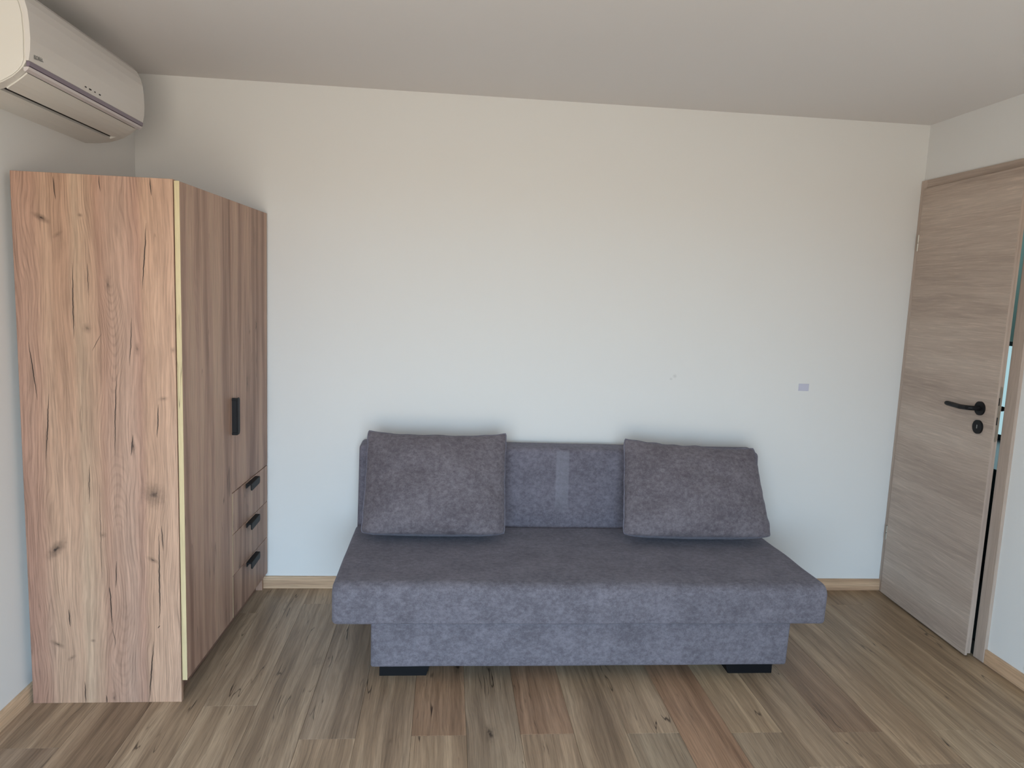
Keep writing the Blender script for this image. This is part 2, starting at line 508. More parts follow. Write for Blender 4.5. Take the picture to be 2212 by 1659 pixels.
def prism(pts, axis, a, b, bevel=0.0, seg=2, bm=None):
    """Extrude a closed 2-D outline. axis 'x': pts are (y,z); 'y': (x,z); 'z': (x,y)."""
    bm = bm or bmesh.new()

    def P(p, t):
        return {'x': (t, p[0], p[1]), 'y': (p[0], t, p[1]), 'z': (p[0], p[1], t)}[axis]
    v0 = [bm.verts.new(P(p, a)) for p in pts]
    v1 = [bm.verts.new(P(p, b)) for p in pts]
    bm.faces.new(v0)
    bm.faces.new(list(reversed(v1)))
    k = len(pts)
    for i in range(k):
        bm.faces.new((v0[i], v1[i], v1[(i + 1) % k], v0[(i + 1) % k]))
    if bevel > 0:
        es = list(set(e for v in v0 + v1 for e in v.link_edges))
        bmesh.ops.bevel(bm, geom=es, offset=bevel, segments=seg, profile=0.5, affect='EDGES')
    return bm


def tube(path, r, n=12, closed=False, bm=None, cap=True):
    bm = bm or bmesh.new()
    pts = [Vector(p) for p in path]
    k = len(pts)
    rings = []
    up = Vector((0, 0, 1))
    for i, p in enumerate(pts):
        if closed:
            d = (pts[(i + 1) % k] - pts[i - 1]).normalized()
        else:
            d = (pts[min(i + 1, k - 1)] - pts[max(i - 1, 0)]).normalized()
        a = d.cross(up)
        if a.length < 1e-3:
            a = d.cross(Vector((0, 1, 0)))
        a.normalize()
        b = d.cross(a).normalized()
        rr = r(i) if callable(r) else r
        rings.append([bm.verts.new(p + a * math.cos(2 * math.pi * j / n) * rr + b * math.sin(2 * math.pi * j / n) * rr) for j in range(n)])
    for i in range(k if closed else k - 1):
        A, B = rings[i], rings[(i + 1) % k]
        for j in range(n):
            bm.faces.new((A[j], A[(j + 1) % n], B[(j + 1) % n], B[j]))
    if not closed and cap:
        bm.faces.new(rings[0])
        bm.faces.new(list(reversed(rings[-1])))
    return bm


# ------------------------------------------------------------------ room shell
T = 0.12
struct(obj('wall_far', box(-T, W + T, 0.0, T, 0, H), M_WALL))
struct(obj('wall_left', box(-T, 0.0, -DEPTH - T, 0.0, 0, H), M_WALL))
# right wall with the door opening
DY0, DY1, DZ = -0.743, -0.045, 2.168
bm = bmesh.new()
add_box(bm, W, W + T, -DEPTH - T, DY0, 0, H)
add_box(bm, W, W + T, DY1, 0.0, 0, H)
add_box(bm, W, W + T, DY0, DY1, DZ, H)
struct(obj('wall_right', bm, M_WALL))
# wall behind the camera with the big window
bm = bmesh.new()
add_box(bm, 0, WIN_X0, -DEPTH - T, -DEPTH, 0, H)
add_box(bm, WIN_X1, W, -DEPTH - T, -DEPTH, 0, H)
add_box(bm, WIN_X0, WIN_X1, -DEPTH - T, -DEPTH, WIN_Z1, H)
add_box(bm, WIN_X0, WIN_X1, -DEPTH - T, -DEPTH, 0, WIN_Z0)
struct(obj('wall_near', bm, M_WALL))
wroot = struct(empty('window_1', (0, -DEPTH, 0)))
for i in range(3):
    xc = WIN_X0 + (WIN_X1 - WIN_X0) * i / 2
    xc = min(max(xc, WIN_X0 + 0.03), WIN_X1 - 0.03)
    obj('window_post', box(xc - 0.03, xc + 0.03, -0.06, -0.01, WIN_Z0, WIN_Z1, bevel=0.004), M_FRAME, wroot)
for zc in (WIN_Z0 + 0.03, WIN_Z1 - 0.03):
    obj('window_rail', box(WIN_X0 + 0.06, WIN_X1 - 0.06, -0.06, -0.01, zc - 0.03, zc + 0.03, bevel=0.004), M_FRAME, wroot)
struct(obj('ceiling', box(-T, W + 1.6, -DEPTH - T, T, H, H + 0.1), M_CEIL))

# floor: slab with one board per plank
floor = struct(obj('floor', box(-T, W + T, -DEPTH - T, 0.0, -0.12, -0.009), M_DARK))
PW, GAP = 0.193, 0.0007
tints = {  # column : (far tint, near tint, joint y)
    -6: ((.92, .88, .86), (.85, .8, .78), -1.0), -5: ((1.02, .98, .94), (.74, .70, .69), -1.317),
    -4: ((.90, .84, .79), (.86, .80, .76), -0.65), -3: ((1.04, 1.02, 1.0), (1.02, .99, .96), -0.30),
    -2: ((1.06, 1.05, 1.04), (1.02, 1.0, .98), -1.08), -1: ((1.08, 1.06, 1.04), (.98, .97, .96), -0.196),
    0: ((.92, .91, .92), (1.08, 1.04, 1.0), -1.290), 1: ((1.0, .97, .93), (1.02, .98, .94), -0.196),
    2: ((.96, .82, .74), (1.06, 1.0, .93), -1.281), 3: ((.92, .92, .90), (.92, .91, .89), -0.196),
    4: ((.93, .78, .71), (1.04, .98, .92), -1.281), 5: ((1.10, 1.06, 1.0), (1.08, 1.04, .98), -0.196),
    6: ((1.04, .99, .93), (.90, .91, .89), -1.285), 7: ((.94, .77, .68), (.98, .80, .71), -0.196),
    8: ((1.10, 1.05, .95), (.88, .86, .82), -1.291), 9: ((.95, .90, .84), (1.0, .96, .90), -0.196),
    10: ((.80, .70, .64), (1.06, 1.0, .92), -1.296), 11: ((1.06, 1.01, .91), (1.06, 1.0, .92), -0.196),
    12: ((.96, .93, .86), (.98, .95, .88), -1.293), 13: ((.84, .78, .70), (.98, .92, .82), -0.196),
    14: ((.92, .86, .76), (.88, .82, .73), -1.29), 15: ((.85, .8, .72), (.9, .85, .78), -0.7),
}
mesh_cache = {}
for k in range(-6, 16):
    x0 = 1.020 + PW * k
    x1 = x0 + PW
    x0c, x1c = max(x0, 0.001), min(x1, W)
    if x1c - x0c < 0.01:
        continue
    far, near, jy = tints[k]
    edges = [0.0, jy]
    yy = jy
    while yy > -DEPTH:
        yy -= 1.29
        edges.append(max(yy, -DEPTH))
    for i in range(len(edges) - 1):
        yb, ya = edges[i], edges[i + 1]
        L, wd = yb - ya, x1c - x0c
        if L < 0.03:
            continue
        key = (round(L, 3), round(wd, 3))
        if key not in mesh_cache:
            b_ = box(-wd / 2 + GAP / 2, wd / 2 - GAP / 2, -L / 2 + GAP / 2, L / 2 - GAP / 2, -0.009, 0.0, bevel=0.0006, seg=1)
            me = bpy.data.meshes.new('plank')
            b_.to_mesh(me)
            b_.free()
            me.materials.append(M_PLANK)
            mesh_cache[key] = me
        p = bpy.data.objects.new('plank', mesh_cache[key])
        p.location = ((x0c + x1c) / 2, (ya + yb) / 2, 0)
        t = far if i == 0 else near
        if i > 1:
            t = random.choice([(1, .96, .92), (.94, .9, .86), (1.04, 1, .95)])
        p.color = (t[0], t[1], t[2], 1)
        p.parent = floor
        COL.objects.link(p)

# skirting boards
HB, TB = 0.064, 0.013
struct(obj('baseboard_far', box(TB, W, -TB, 0, 0, HB, bevel=0.0015), M_SKIRT))
struct(obj('baseboard_left', box(0, TB, -DEPTH, 0, 0, HB, bevel=0.0015), M_SKIRT))
struct(obj('baseboard_right', box(W - TB, W, -DEPTH, -0.806, 0, HB, bevel=0.0015), M_SKIRT))

# ------------------------------------------------------------------ door in the right wall
door = struct(empty('door_1', (3.905, -0.05, 0)), 'grey-brown wooden door standing ajar in the right wall')
CX = W - 0.015
Dx, Dy = 3.905, -0.05


def dbox(x0, x1, y0, y1, z0, z1, **k):
    return box(x0 - Dx, x1 - Dx, y0 - Dy, y1 - Dy, z0, z1, **k)


obj('casing', dbox(CX, W + 0.001, -0.805, DY0, 0.001, 2.218, bevel=0.0015), M_DOORV, door)
obj('casing', dbox(CX, W + 0.001, DY1 - 0.002, -0.0015, 0.001, 2.218, bevel=0.0015), M_DOORV, door)
M_CASH = wood('grey_brown_veneer_lintel', 'yz',
              [(0.0, lin((168, 150, 137))), (1.0, lin((186, 168, 154)))], fine=0.14, ringy=0.0, cracks=0.0, knots=0.0,
              across_scale=9.0, warp=0.01)
obj('casing', dbox(CX, W + 0.001, DY0, DY1 - 0.002, DZ - 0.006, 2.218, bevel=0.0015), M_CASH, door)
# lining of the opening
obj('jamb', dbox(W + 0.001, W + T + 0.012, DY0 - 0.02, DY0, 0.001, DZ), M_DOORV, door)
obj('jamb', dbox(W + 0.001, W + T + 0.012, DY1, DY1 + 0.02, 0.001, DZ), M_DOORV, door)
obj('jamb', dbox(W + 0.001, W + T + 0.012, DY0, DY1, DZ - 0.002, DZ + 0.02), M_CASH, door)

LEAF_ANG = math.atan2(-0.712, -0.034)
LW = 0.705
FT, BT, BR_ = 0.010, 0.036, 0.015      # rebate lip, full thickness, recess of the body
bm = bmesh.new()
add_box(bm, 0.0, LW, 0.0, FT, 0.010, 2.172, bevel=0.0012)
add_box(bm, 0.012, LW - BR_, FT, BT, 0.012, 2.158, bevel=0.001)
leaf = obj('door_leaf', bm, M_DOOR, door)
leaf.rotation_euler = (0, 0, LEAF_ANG)
# edge banding strip on the free edge (vertical grain)
obj('edge_band', box(LW, LW + 0.0010, 0.0005, FT - 0.0005, 0.011, 2.171), M_DOORV, leaf)
obj('edge_band', box(LW - BR_, LW - BR_ + 0.0010, FT + 0.0005, BT - 0.0005, 0.013, 2.157), M_DOORV, leaf)


def disc(bm, cx, cz, r, y0, y1, n=40, bev=0.002):
    pts = [(cx + r * math.cos(2 * math.pi * i / n), cz + r * math.sin(2 * math.pi * i / n)) for i in range(n)]
    return prism(pts, 'y', y0, y1, bm=bm, bevel=bev, seg=2)


for side_, nm in ((-1, 'door_handle'), (1, 'door_handle')):
    yb = 0.0 if side_ < 0 else BT
    HS, HZ = 0.613, 1.131
    bm = bmesh.new()
    disc(bm, HS, HZ, 0.031, yb, yb + side_ * 0.009)
    kk = 1.0 if side_ < 0 else 1.42
    path = [(HS, yb + side_ * kk * 0.006, HZ), (HS, yb + side_ * kk * 0.030, HZ), (HS - 0.001, yb + side_ * kk * 0.042, HZ), (HS - 0.006, yb + side_ * kk * 0.049, HZ),
            (HS - 0.016, yb + side_ * kk * 0.052, HZ - 0.0005), (HS - 0.065, yb + side_ * kk * 0.052, HZ - 0.004),
            (HS - 0.080, yb + side_ * kk * 0.050, HZ - 0.004), (HS - 0.11, yb + side_ * kk * 0.046, HZ - 0.004),
            (HS - 0.172, yb + side_ * kk * 0.040, HZ - 0.004), (HS - 0.184, yb + side_ * kk * 0.039, HZ - 0.004), (HS - 0.190, yb + side_ * kk * 0.0385, HZ - 0.004)]
    tube(path, lambda i: 0.0108 if i < 9 else (0.009 if i == 9 else 0.005), 14, bm=bm)
    tag(obj(nm, bm, M_BLACK, leaf, smooth=False), 'black lever handle on a round rose')
    bm = bmesh.new()
    disc(bm, HS, 1.047, 0.031, yb, yb + side_ * 0.008)
    e = obj('keyhole_cover', bm, M_BLACK, leaf)
    if side_ < 0:
        obj('keyhole', box(HS - 0.0025, HS + 0.0025, yb - 0.0086, yb - 0.0078, 1.040, 1.056), M_GREYTXT, leaf)
# lock plate in the rebated edge
pts = []
for i in range(13):
    a = math.pi * i / 12
    pts.append((0.0235 + 0.0095 * math.cos(a), 1.230 + 0.009 * math.sin(a)))
for i in range(13):
    a = math.pi + math.pi * i / 12
    pts.append((0.0235 + 0.0095 * math.cos(a), 1.004 + 0.009 * math.sin(a)))
lp = tag(obj('lock_plate', prism(pts, 'x', LW - 0.0140, LW - 0.0125), M_STEEL, leaf), 'satin nickel lock plate')
# bolts and screws sit on the plate, still sub-parts of the leaf
bm = bmesh.new()
add_box(bm, LW - 0.0126, LW - 0.0110, 0.016, 0.024, 1.156, 1.190)
add_box(bm, LW - 0.0126, LW - 0.0110, 0.018, 0.024, 1.070, 1.104)
obj('latch_bolt', bm, M_DARK, leaf)
bm = bmesh.new()
for zc in (1.222, 1.012):
    prism([(0.0235 + 0.0035 * math.cos(a * math.pi / 6), zc + 0.0035 * math.sin(a * math.pi / 6)) for a in range(12)], 'x', LW - 0.0127, LW - 0.0112, bm=bm)
obj('screw', bm, M_STEEL, leaf)
for (za, zb, mt_) in ((1.857, 1.94, M_STEEL), (0.307, 0.384, M_STEEL)):
    bm = bmesh.new()
    tube([(0.0, 0.0, za), (0.0, 0.0, (za + zb) / 2 - 0.001)], 0.0055, 14, bm=bm)
    tube([(0.0, 0.0, (za + zb) / 2 + 0.001), (0.0, 0.0, zb)], 0.0055, 14, bm=bm)
    h = obj('hinge', bm, mt_, door)
    h.location = (0.002, 0.006, 0)

# ------------------------------------------------------------------ hallway seen through the gap of the door
HX = W + 1.5
struct(obj('floor', box(W + T, HX + 0.1, -1.6, 2.2, -0.12, 0.0), M_CAB))
struct(obj('ceiling', box(W, HX + 0.1, T, 2.3, H, H + 0.1), M_HALL))
bm = bmesh.new()
add_box(bm, HX, HX + 0.1, -1.6, 2.2, 0, H)
add_box(bm, W + T, HX, -1.7, -1.6, 0, H)
add_box(bm, W + T, HX, 2.2, 2.3, 0, H)
add_box(bm, W, W + T, T, 2.3, 0, H)
struct(obj('wall_hall', bm, M_HALL))

# ------------------------------------------------------------------ wardrobe
war = tag(empty('wardrobe', (0.0, -1.05, 0.0)), 'tall knotty oak wardrobe with black handles in the left corner', 'wardrobe')
SK = 0.0408                       # the fronts run very slightly out of square


def wx(x, y):                     # slanted front line
    return x + SK * (y + 1.05)


def wslab(name, xa, xb, ya, yb, z0, z1, mat, parent=None, slant_back=True, bevel=0.0008, color=None):
    """Board whose x faces follow the slanted front line; y given in room space, object space relative to the wardrobe."""
    pts = [(wx(xa, ya) if slant_back else xa, ya + 1.05), (wx(xb, ya), ya + 1.05), (wx(xb, yb), yb + 1.05), (wx(xa, yb) if slant_back else xa, yb + 1.05)]
    o = obj(name, prism(pts, 'z', z0, z1, bevel=bevel, seg=1), mat, parent or war)
    if color:
        o.color = color
    return o


YF = -0.020
wslab('side_panel', 0.024, 0.547, -1.05, -1.032, 0.0, 1.895, M_SIDE, slant_back=False)
wslab('side_panel', 0.024, 0.547, YF - 0.018, YF, 0.0, 1.895, M_FRONT, slant_back=False, color=(1.12, 1.1, 1.08, 1))
wslab('top_panel', 0.024, 0.545, -1.032, YF - 0.018, 1.877, 1.895, M_FRONT, slant_back=False)
wslab('bottom_panel', 0.024, 0.543, -1.032, YF - 0.018, 0.086, 0.104, M_FRONT, slant_back=False)
wslab('back_panel', 0.026, 0.030, -1.0315, YF - 0.0185, 0.105, 1.876, M_WHITE, slant_back=False)
wslab('plinth', 0.500, 0.516, -1.031, YF - 0.019, 0.0, 0.085, M_PLINTH)
SPL = -0.540
d1 = wslab('door', 0.552, 0.568, -1.0495, SPL - 0.0012, 0.087, 1.889, M_FRONT, color=(1.0, 1.0, 1.0, 1))
wslab('edge_band', 0.5515, 0.5685, -1.0507, -1.0496, 0.0865, 1.8895, M_EDGE, parent=None, bevel=0)
d2 = wslab('door', 0.552, 0.568, SPL + 0.0012, YF, 0.6545, 1.889, M_FRONT, color=(1.02, 1.02, 1.02, 1))
zs = [0.6515, 0.4655, 0.2785, 0.087]
drawers = []
for i in range(3):
    drawers.append(wslab('drawer', 0.552, 0.568, SPL + 0.0012, YF, zs[i + 1] + (0.0015 if i < 2 else 0), zs[i] - 0.0015, M_FRONT,
                         color=((1.0, 1.0, 1.0, 1), (1.03, 1.02, 1.0, 1), (.97, .96, .96, 1))[i]))
    # pale front edges facing the room
    wslab('edge_band', 0.5525, 0.5685, SPL + 0.0004, SPL + 0.0013, zs[i + 1] + 0.002, zs[i] - 0.002, M_EDGE, parent=drawers[-1], bevel=0)


def lip_handle(parent, y0, y1, ztop):
    """angled tab pull on the top edge of a drawer: short flange with a hanging lip, lower corners rounded"""
    bm = bmesh.new()
    xo = wx(0.568, (y0 + y1) / 2)
    add_box(bm, xo - 0.001, xo + 0.024, y0 + 1.05, y1 + 1.05, ztop - 0.006, ztop, bevel=0.0012)
    R, L_, hgt = 0.010, y1 - y0, 0.032
    pts = [(y0 + 1.05, ztop - 0.002), (y0 + 1.05, ztop - hgt + R)]
    for i in range(1, 7):
        a = math.pi + math.pi / 2 * i / 6
        pts.append((y0 + 1.05 + R + R * math.cos(a), ztop - hgt + R + R * math.sin(a)))
    for i in range(0, 7):
        a = 1.5 * math.pi + math.pi / 2 * i / 6
        pts.append((y1 + 1.05 - R + R * math.cos(a), ztop - hgt + R + R * math.sin(a)))
    pts.append((y1 + 1.05, ztop - 0.002))
    prism(pts, 'x', xo + 0.020, xo + 0.0245, bm=bm, bevel=0.0008, seg=1)
    add_box(bm, xo - 0.0005, xo + 0.003, y0 + 1.05, y1 + 1.05, ztop - 0.020, ztop - 0.003, bevel=0.0006)
    o = obj('handle', bm, M_BLACK, parent)
    tag(o, 'black tab handle')
    return o


for i, zt in enumerate((0.645, 0.459, 0.272)):
    lip_handle(drawers[i], -0.362, -0.212, zt)

# upright handle on the short door
bm = bmesh.new()
xo = wx(0.568, SPL + 0.03)
ya = SPL + 0.001 + 1.05
zA, zB = 0.908, 1.068
add_box(bm, xo - 0.001, xo + 0.022, ya, ya + 0.004, zA + 0.010, zB - 0.010, bevel=0.001)
add_box(bm, xo - 0.001, xo + 0.022, ya - 0.002, ya + 0.007, zA, zA + 0.012, bevel=0.002)
add_box(bm, xo - 0.001, xo + 0.022, ya - 0.002, ya + 0.007, zB - 0.012, zB, bevel=0.002)
R = 0.012
pts = [(ya, zA + 0.001)]
for i in range(0, 7):
    a = 1.5 * math.pi + math.pi / 2 * i / 6
    pts.append((ya + 0.034 - R + R * math.cos(a), zA + 0.001 + R + R * math.sin(a)))
for i in range(0, 7):
    a = math.pi / 2 * i / 6
    pts.append((ya + 0.034 - R + R * math.cos(a), zB - R + R * math.sin(a)))
pts.append((ya, zB))
prism(pts, 'x', xo + 0.019, xo + 0.0235, bm=bm, bevel=0.0008, seg=1)
tag(obj('handle', bm, M_BLACK, d2), 'upright black handle')

# ------------------------------------------------------------------ sofa
sofa = tag(empty('sofa', (0, 0, 0)), 'dark grey velour sofa bed against the far wall', 'sofa')
SX0, SX1 = 1.080, 3.062


def rounded_profile(pts, radii, n=6):
    """2-D outline with individually rounded corners"""
    out = []
    k = len(pts)
    for i in range(k):
        p = Vector(pts[i])
        a = Vector(pts[i - 1]) - p
        b = Vector(pts[(i + 1) % k]) - p
        r = radii[i]
        if r <= 0:
            out.append(tuple(p))
            continue
        a.normalize()
        b.normalize()
        ang = a.angle(b)
        d = r / math.tan(ang / 2)
        p0, p1 = p + a * d, p + b * d
        c = p + (a + b).normalized() * (r / math.sin(ang / 2))
        a0 = math.atan2(*(p0 - c).yx)
        a1 = math.atan2(*(p1 - c).yx)
        da = (a1 - a0 + math.pi) % (2 * math.pi) - math.pi
        for j in range(n + 1):
            t = a0 + da * j / n
            out.append((c.x + r * math.cos(t), c.y + r * math.sin(t)))
    return out


def upholstered(name, prof, x0, x1, mat, parent, edge_r=0.014, nx=60, sag=0.0, seed=0.0, amp=0.0015):
    """Extrude a (y,z) outline along x; ends are rounded over; slight hand-made unevenness."""
    bm = bmesh.new()
    cen = Vector((sum(p[0] for p in prof) / len(prof), sum(p[1] for p in prof) / len(prof)))
    st = []
    m_ = 5
    for j in range(m_ + 1):
        a = math.pi / 2 * j / m_
        st.append((x0 + edge_r * (1 - math.cos(a)), edge_r * (1 - math.sin(a))))
    for j in range(1, nx):
        st.append((x0 + edge_r + (x1 - x0 - 2 * edge_r) * j / nx, 0.0))
    for j in range(m_ + 1):
        a = math.pi / 2 * (1 - j / m_)
        st.append((x1 - edge_r * (1 - math.cos(a)), edge_r * (1 - math.sin(a))))
    k = len(prof)
    nor = []
    for i in range(k):
        t = (Vector(prof[(i + 1) % k]) - Vector(prof[i - 1])).normalized()
        nn = Vector((t.y, -t.x))
        nor.append(nn)
    # orientation check
    if sum((Vector(prof[i]) - cen).dot(nor[i]) for i in range(k)) < 0:
        nor = [-n_ for n_ in nor]
    rings = []
    for (xs, inset) in st:
        ring = []
        for i in range(k):
            p = Vector(prof[i]) - nor[i] * inset
            w_ = mnoise.noise(Vector((xs * 3.1 + seed, p.x * 6.0, p.y * 6.0))) * amp
            p = p + nor[i] * w_
            ring.append(bm.verts.new((xs, p.x, p.y)))
        rings.append(ring)
    for a_, b_ in zip(rings[:-1], rings[1:]):
        for i in range(k):
            bm.faces.new((a_[i], a_[(i + 1) % k], b_[(i + 1) % k], b_[i]))
    bm.faces.new(rings[0])
    bm.faces.new(list(reversed(rings[-1])))
    return obj(name, bm, mat, parent, smooth=True)


def densify(pts, step=0.03):
    out = []
    k = len(pts)
    for i in range(k):
        a, b = Vector(pts[i]), Vector(pts[(i + 1) % k])
        m_ = max(1, int((b - a).length / step))
        for j in range(m_):
            out.append(tuple(a + (b - a) * j / m_))
    return out


prof = rounded_profile([(-0.985, 0.268), (-0.992, 0.433), (-0.245, 0.421), (-0.245, 0.268)], [0.012, 0.045, 0.02, 0.01])
upholstered('seat', densify(prof), SX0, SX1, M_FAB, sofa, edge_r=0.020, amp=0.004)
prof = rounded_profile([(-0.236, 0.285), (-0.180, 0.800), (-0.050, 0.806), (-0.050, 0.285)], [0.008, 0.026, 0.02, 0.01])
upholstered('backrest', densify(prof), SX0 + 0.002, SX1 + 0.028, M_FABB, sofa, edge_r=0.022, amp=0.003, seed=4.0)
prof = rounded_profile([(-0.950, 0.076), (-0.962, 0.274), (-0.10, 0.274), (-0.10, 0.076)], [0.010, 0.008, 0.01, 0.01])
upholstered('base', densify(prof), 1.228, 2.928, M_FAB, sofa, edge_r=0.010, amp=0.0015, seed=9.0)
# tape pull / seam line between base and seat
for (fx0, fx1, sl) in ((1.257, 1.445, 1), (2.713, 2.905, -1)):
    for (fy0, fy1) in ((-0.877, -0.70), (-0.36, -0.20)):
        top = 0.026
        if sl > 0:
            p_ = [(fx0, 0.0), (fx1, 0.0), (fx1 + top, 0.078), (fx0, 0.078)]
        else:
            p_ = [(fx0, 0.0), (fx1, 0.0), (fx1, 0.078), (fx0 - top, 0.078)]
        obj('foot', prism(p_, 'y', fy0, fy1, bevel=0.001, seg=1), M_FOOT, sofa)


def cushion(name, label, BL, BR, TL, TR, T_, bow, seed, top_wave, mat):
    """Filled square cushion: bilinear sheet through four corners, fattened, with a welted seam."""
    BL, BR, TL, TR = map(Vector, (BL, BR, TL, TR))
    nrm = ((BR - BL).cross(TL - BL)).normalized()      # points to the room (-y)
    if nrm.y > 0:
        nrm = -nrm
    G = 44
    rt = tag(empty(name, tuple((BL + BR) / 2)), label, 'cushion', group='cushions on the sofa')
    org = Vector(rt.location)
    axu = (BR - BL + TR - TL) / 4
    axv = (TL - BL + TR - BR) / 4

    def sheet(u, v):
        p = ((1 - u) * (1 - v) * BL + (1 + u) * (1 - v) * BR + (1 - u) * (1 + v) * TL + (1 + u) * (1 + v) * TR) / 4
        # edges bow inwards between the corners
        p -= axu * u * abs(u) ** 3 * bow[0] * (1 - v ** 4)
        bv = bow[1] if v > 0 else bow[2]
        p -= axv * v * abs(v) ** 3 * bv * (1 - u ** 4)
        # rounded corners
        c = (abs(u) * abs(v)) ** 7
        p -= (axu * u + axv * v) * 0.055 * c
        # gathered, wavy seam along the top and sides
        e = max(abs(u), abs(v)) ** 10
        wv = mnoise.noise(Vector((u * 5 + seed, v * 5, seed)))
        p += axv * e * wv * 0.016 * (top_wave if v > 0.5 else 0.5)
        p += axu * e * wv * 0.010
        p += nrm * e * mnoise.noise(Vector((u * 4, v * 4 + seed, 3.0))) * 0.008
        return p

    bm = bmesh.new()
    grid = {}
    for s in (1, -1):
        for i in range(G + 1):
            for j in range(G + 1):
                # cosine spacing: more rows near the seam
                u = -math.cos(math.pi * i / G)
                v = -math.cos(math.pi * j / G)
                edge = i in (0, G) or j in (0, G)
                if edge and s == -1:
                    grid[(s, i, j)] = grid[(1, i, j)]
                    continue
                th = ((1 - u * u) ** 0.50) * ((1 - v * v) ** (0.56 if v > 0 else 0.27))
                th *= 1.0 - 0.20 * v                    # heavier towards the bottom
                p = sheet(u, v)
                # soft puckers radiating from the seam
                puck = mnoise.noise(Vector((u * 11 + seed, v * 11, s * 2.0))) * 0.018 * (max(abs(u), abs(v)) ** 3)
                puck += mnoise.noise(Vector((u * 2.6 + seed, v * 2.6, s * 5.0 + seed))) * 0.018
                p = p + nrm * s * (T_ * th + (0 if edge else puck * th))
                if not edge and v < -0.4:          # the filling sags onto the seat
                    t_ = min(1.0, (-0.4 - v) / 0.5)
                    p.z -= 0.017 * t_ * min(1.0, th * 1.3)
                grid[(s, i, j)] = bm.verts.new(p - org)
    for s in (1, -1):
        for i in range(G):
            for j in range(G):
                q = [grid[(s, i, j)], grid[(s, i + 1, j)], grid[(s, i + 1, j + 1)], grid[(s, i, j + 1)]]
                if s < 0:
                    q.reverse()
                if len(set(q)) == 4:
                    try:
                        bm.faces.new(q)
                    except ValueError:
                        pass
    obj('cushion_cover', bm, mat, rt, smooth=True)
    path = []
    K = 60
    for a, b in (((-1, -1), (1, -1)), ((1, -1), (1, 1)), ((1, 1), (-1, 1)), ((-1, 1), (-1, -1))):
        for i in range(K):
            t = i / K
            path.append(sheet(a[0] + (b[0] - a[0]) * t, a[1] + (b[1] - a[1]) * t) - org)
    obj('piping', tube(path, 0.0035, 7, closed=True), M_PIPE, rt, smooth=True)
    return rt


cushion('cushion', 'grey velour cushion at the left end of the sofa, nearer the wardrobe',
        (1.118, -0.480, 0.454), (1.792, -0.480, 0.454), (1.122, -0.280, 0.902), (1.798, -0.280, 0.902),
        0.104, (0.055, 0.120, 0.02), 1.3, 0.7, M_FABC)
cushion('cushion', 'grey velour cushion with a crumpled top edge, at the door end of the sofa',
        (2.320, -0.480, 0.459), (3.054, -0.488, 0.458), (2.345, -0.280, 0.890), (3.022, -0.285, 0.856),
        0.100, (0.045, 0.110, 0.01), 6.1, 1.6, M_FABC)

# ------------------------------------------------------------------ air conditioner
ac = tag(empty('air_conditioner', (0.0, -0.88, 2.09)), 'white split air conditioner mounted high on the left wall above the wardrobe', 'air conditioner')
AY, AZ = -0.88, 2.09
Y0, Y1 = -1.290, -0.472


def aprism(pts, ya, yb, **k):
    return prism([(p[0], p[1] - AZ) for p in pts], 'y', ya - AY, yb - AY, **k)


body_full = [(0.0, 2.093), (0.053, 2.095), (0.098, 2.102), (0.128, 2.112), (0.150, 2.121), (0.178, 2.138), (0.196, 2.154), (0.209, 2.168),
             (0.217, 2.182), (0.218, 2.26), (0.216, 2.315), (0.210, 2.350), (0.198, 2.376), (0.172, 2.398), (0.14, 2.406), (0.0, 2.408)]
body_notch = [(0.0, 2.093), (0.053, 2.095), (0.098, 2.102), (0.116, 2.108), (0.108, 2.150), (0.170, 2.190), (0.206, 2.172), (0.209, 2.168),
              (0.217, 2.182), (0.218, 2.26), (0.216, 2.315), (0.210, 2.350), (0.198, 2.376), (0.172, 2.398), (0.14, 2.406), (0.0, 2.408)]
bm = aprism(body_full, Y0 + 0.002, Y0 + 0.045)
aprism(body_full, Y1 - 0.045, Y1 - 0.002, bm=bm)
aprism(body_notch, Y0 + 0.045, Y1 - 0.045, bm=bm)
obj('body', bm, M_WHITE, ac)
obj('air_outlet', aprism([(0.110, 2.114), (0.107, 2.150), (0.168, 2.190), (0.202, 2.171), (0.165, 2.150), (0.128, 2.124)], Y0 + 0.046, Y1 - 0.046), M_DARK, ac)
# front panel, a bowed skin over the body with wrapped ends
fo = [(0.226, 2.186), (0.2315, 2.215), (0.2335, 2.25), (0.232, 2.295), (0.2285, 2.330), (0.221, 2.358), (0.208, 2.384), (0.192, 2.400), (0.172, 2.410), (0.140, 2.414)]
fi = [(0.140, 2.407), (0.172, 2.399), (0.198, 2.377), (0.210, 2.351), (0.216, 2.316), (0.2185, 2.26), (0.2175, 2.186)]
obj('front_panel', aprism(fo + fi, Y0, Y1, bevel=0.0012, seg=2), M_WHITE2, ac, smooth=False)
obj('end_cap', aprism([(0.0, 2.096), (0.053, 2.098), (0.098, 2.105), (0.150, 2.124), (0.178, 2.141), (0.196, 2.157), (0.207, 2.172),
                       (0.213, 2.19), (0.2145, 2.26), (0.212, 2.315), (0.205, 2.348), (0.190, 2.374), (0.166, 2.394), (0.0, 2.400)], Y0 - 0.003, Y0 + 0.002, bevel=0.001), M_WHITE, ac)
# violet strip and the pale ledge under it
obj('trim_strip', aprism([(0.2178, 2.170), (0.2265, 2.172), (0.2275, 2.185), (0.2178, 2.185)], Y0 + 0.004, Y1 - 0.002), M_PURPLE, ac)
obj('trim_strip', aprism([(0.208, 2.158), (0.2135, 2.155), (0.2215, 2.162), (0.2245, 2.1695), (0.2175, 2.1695), (0.209, 2.168)], Y0 + 0.004, Y1 - 0.003), M_SILVER, ac)
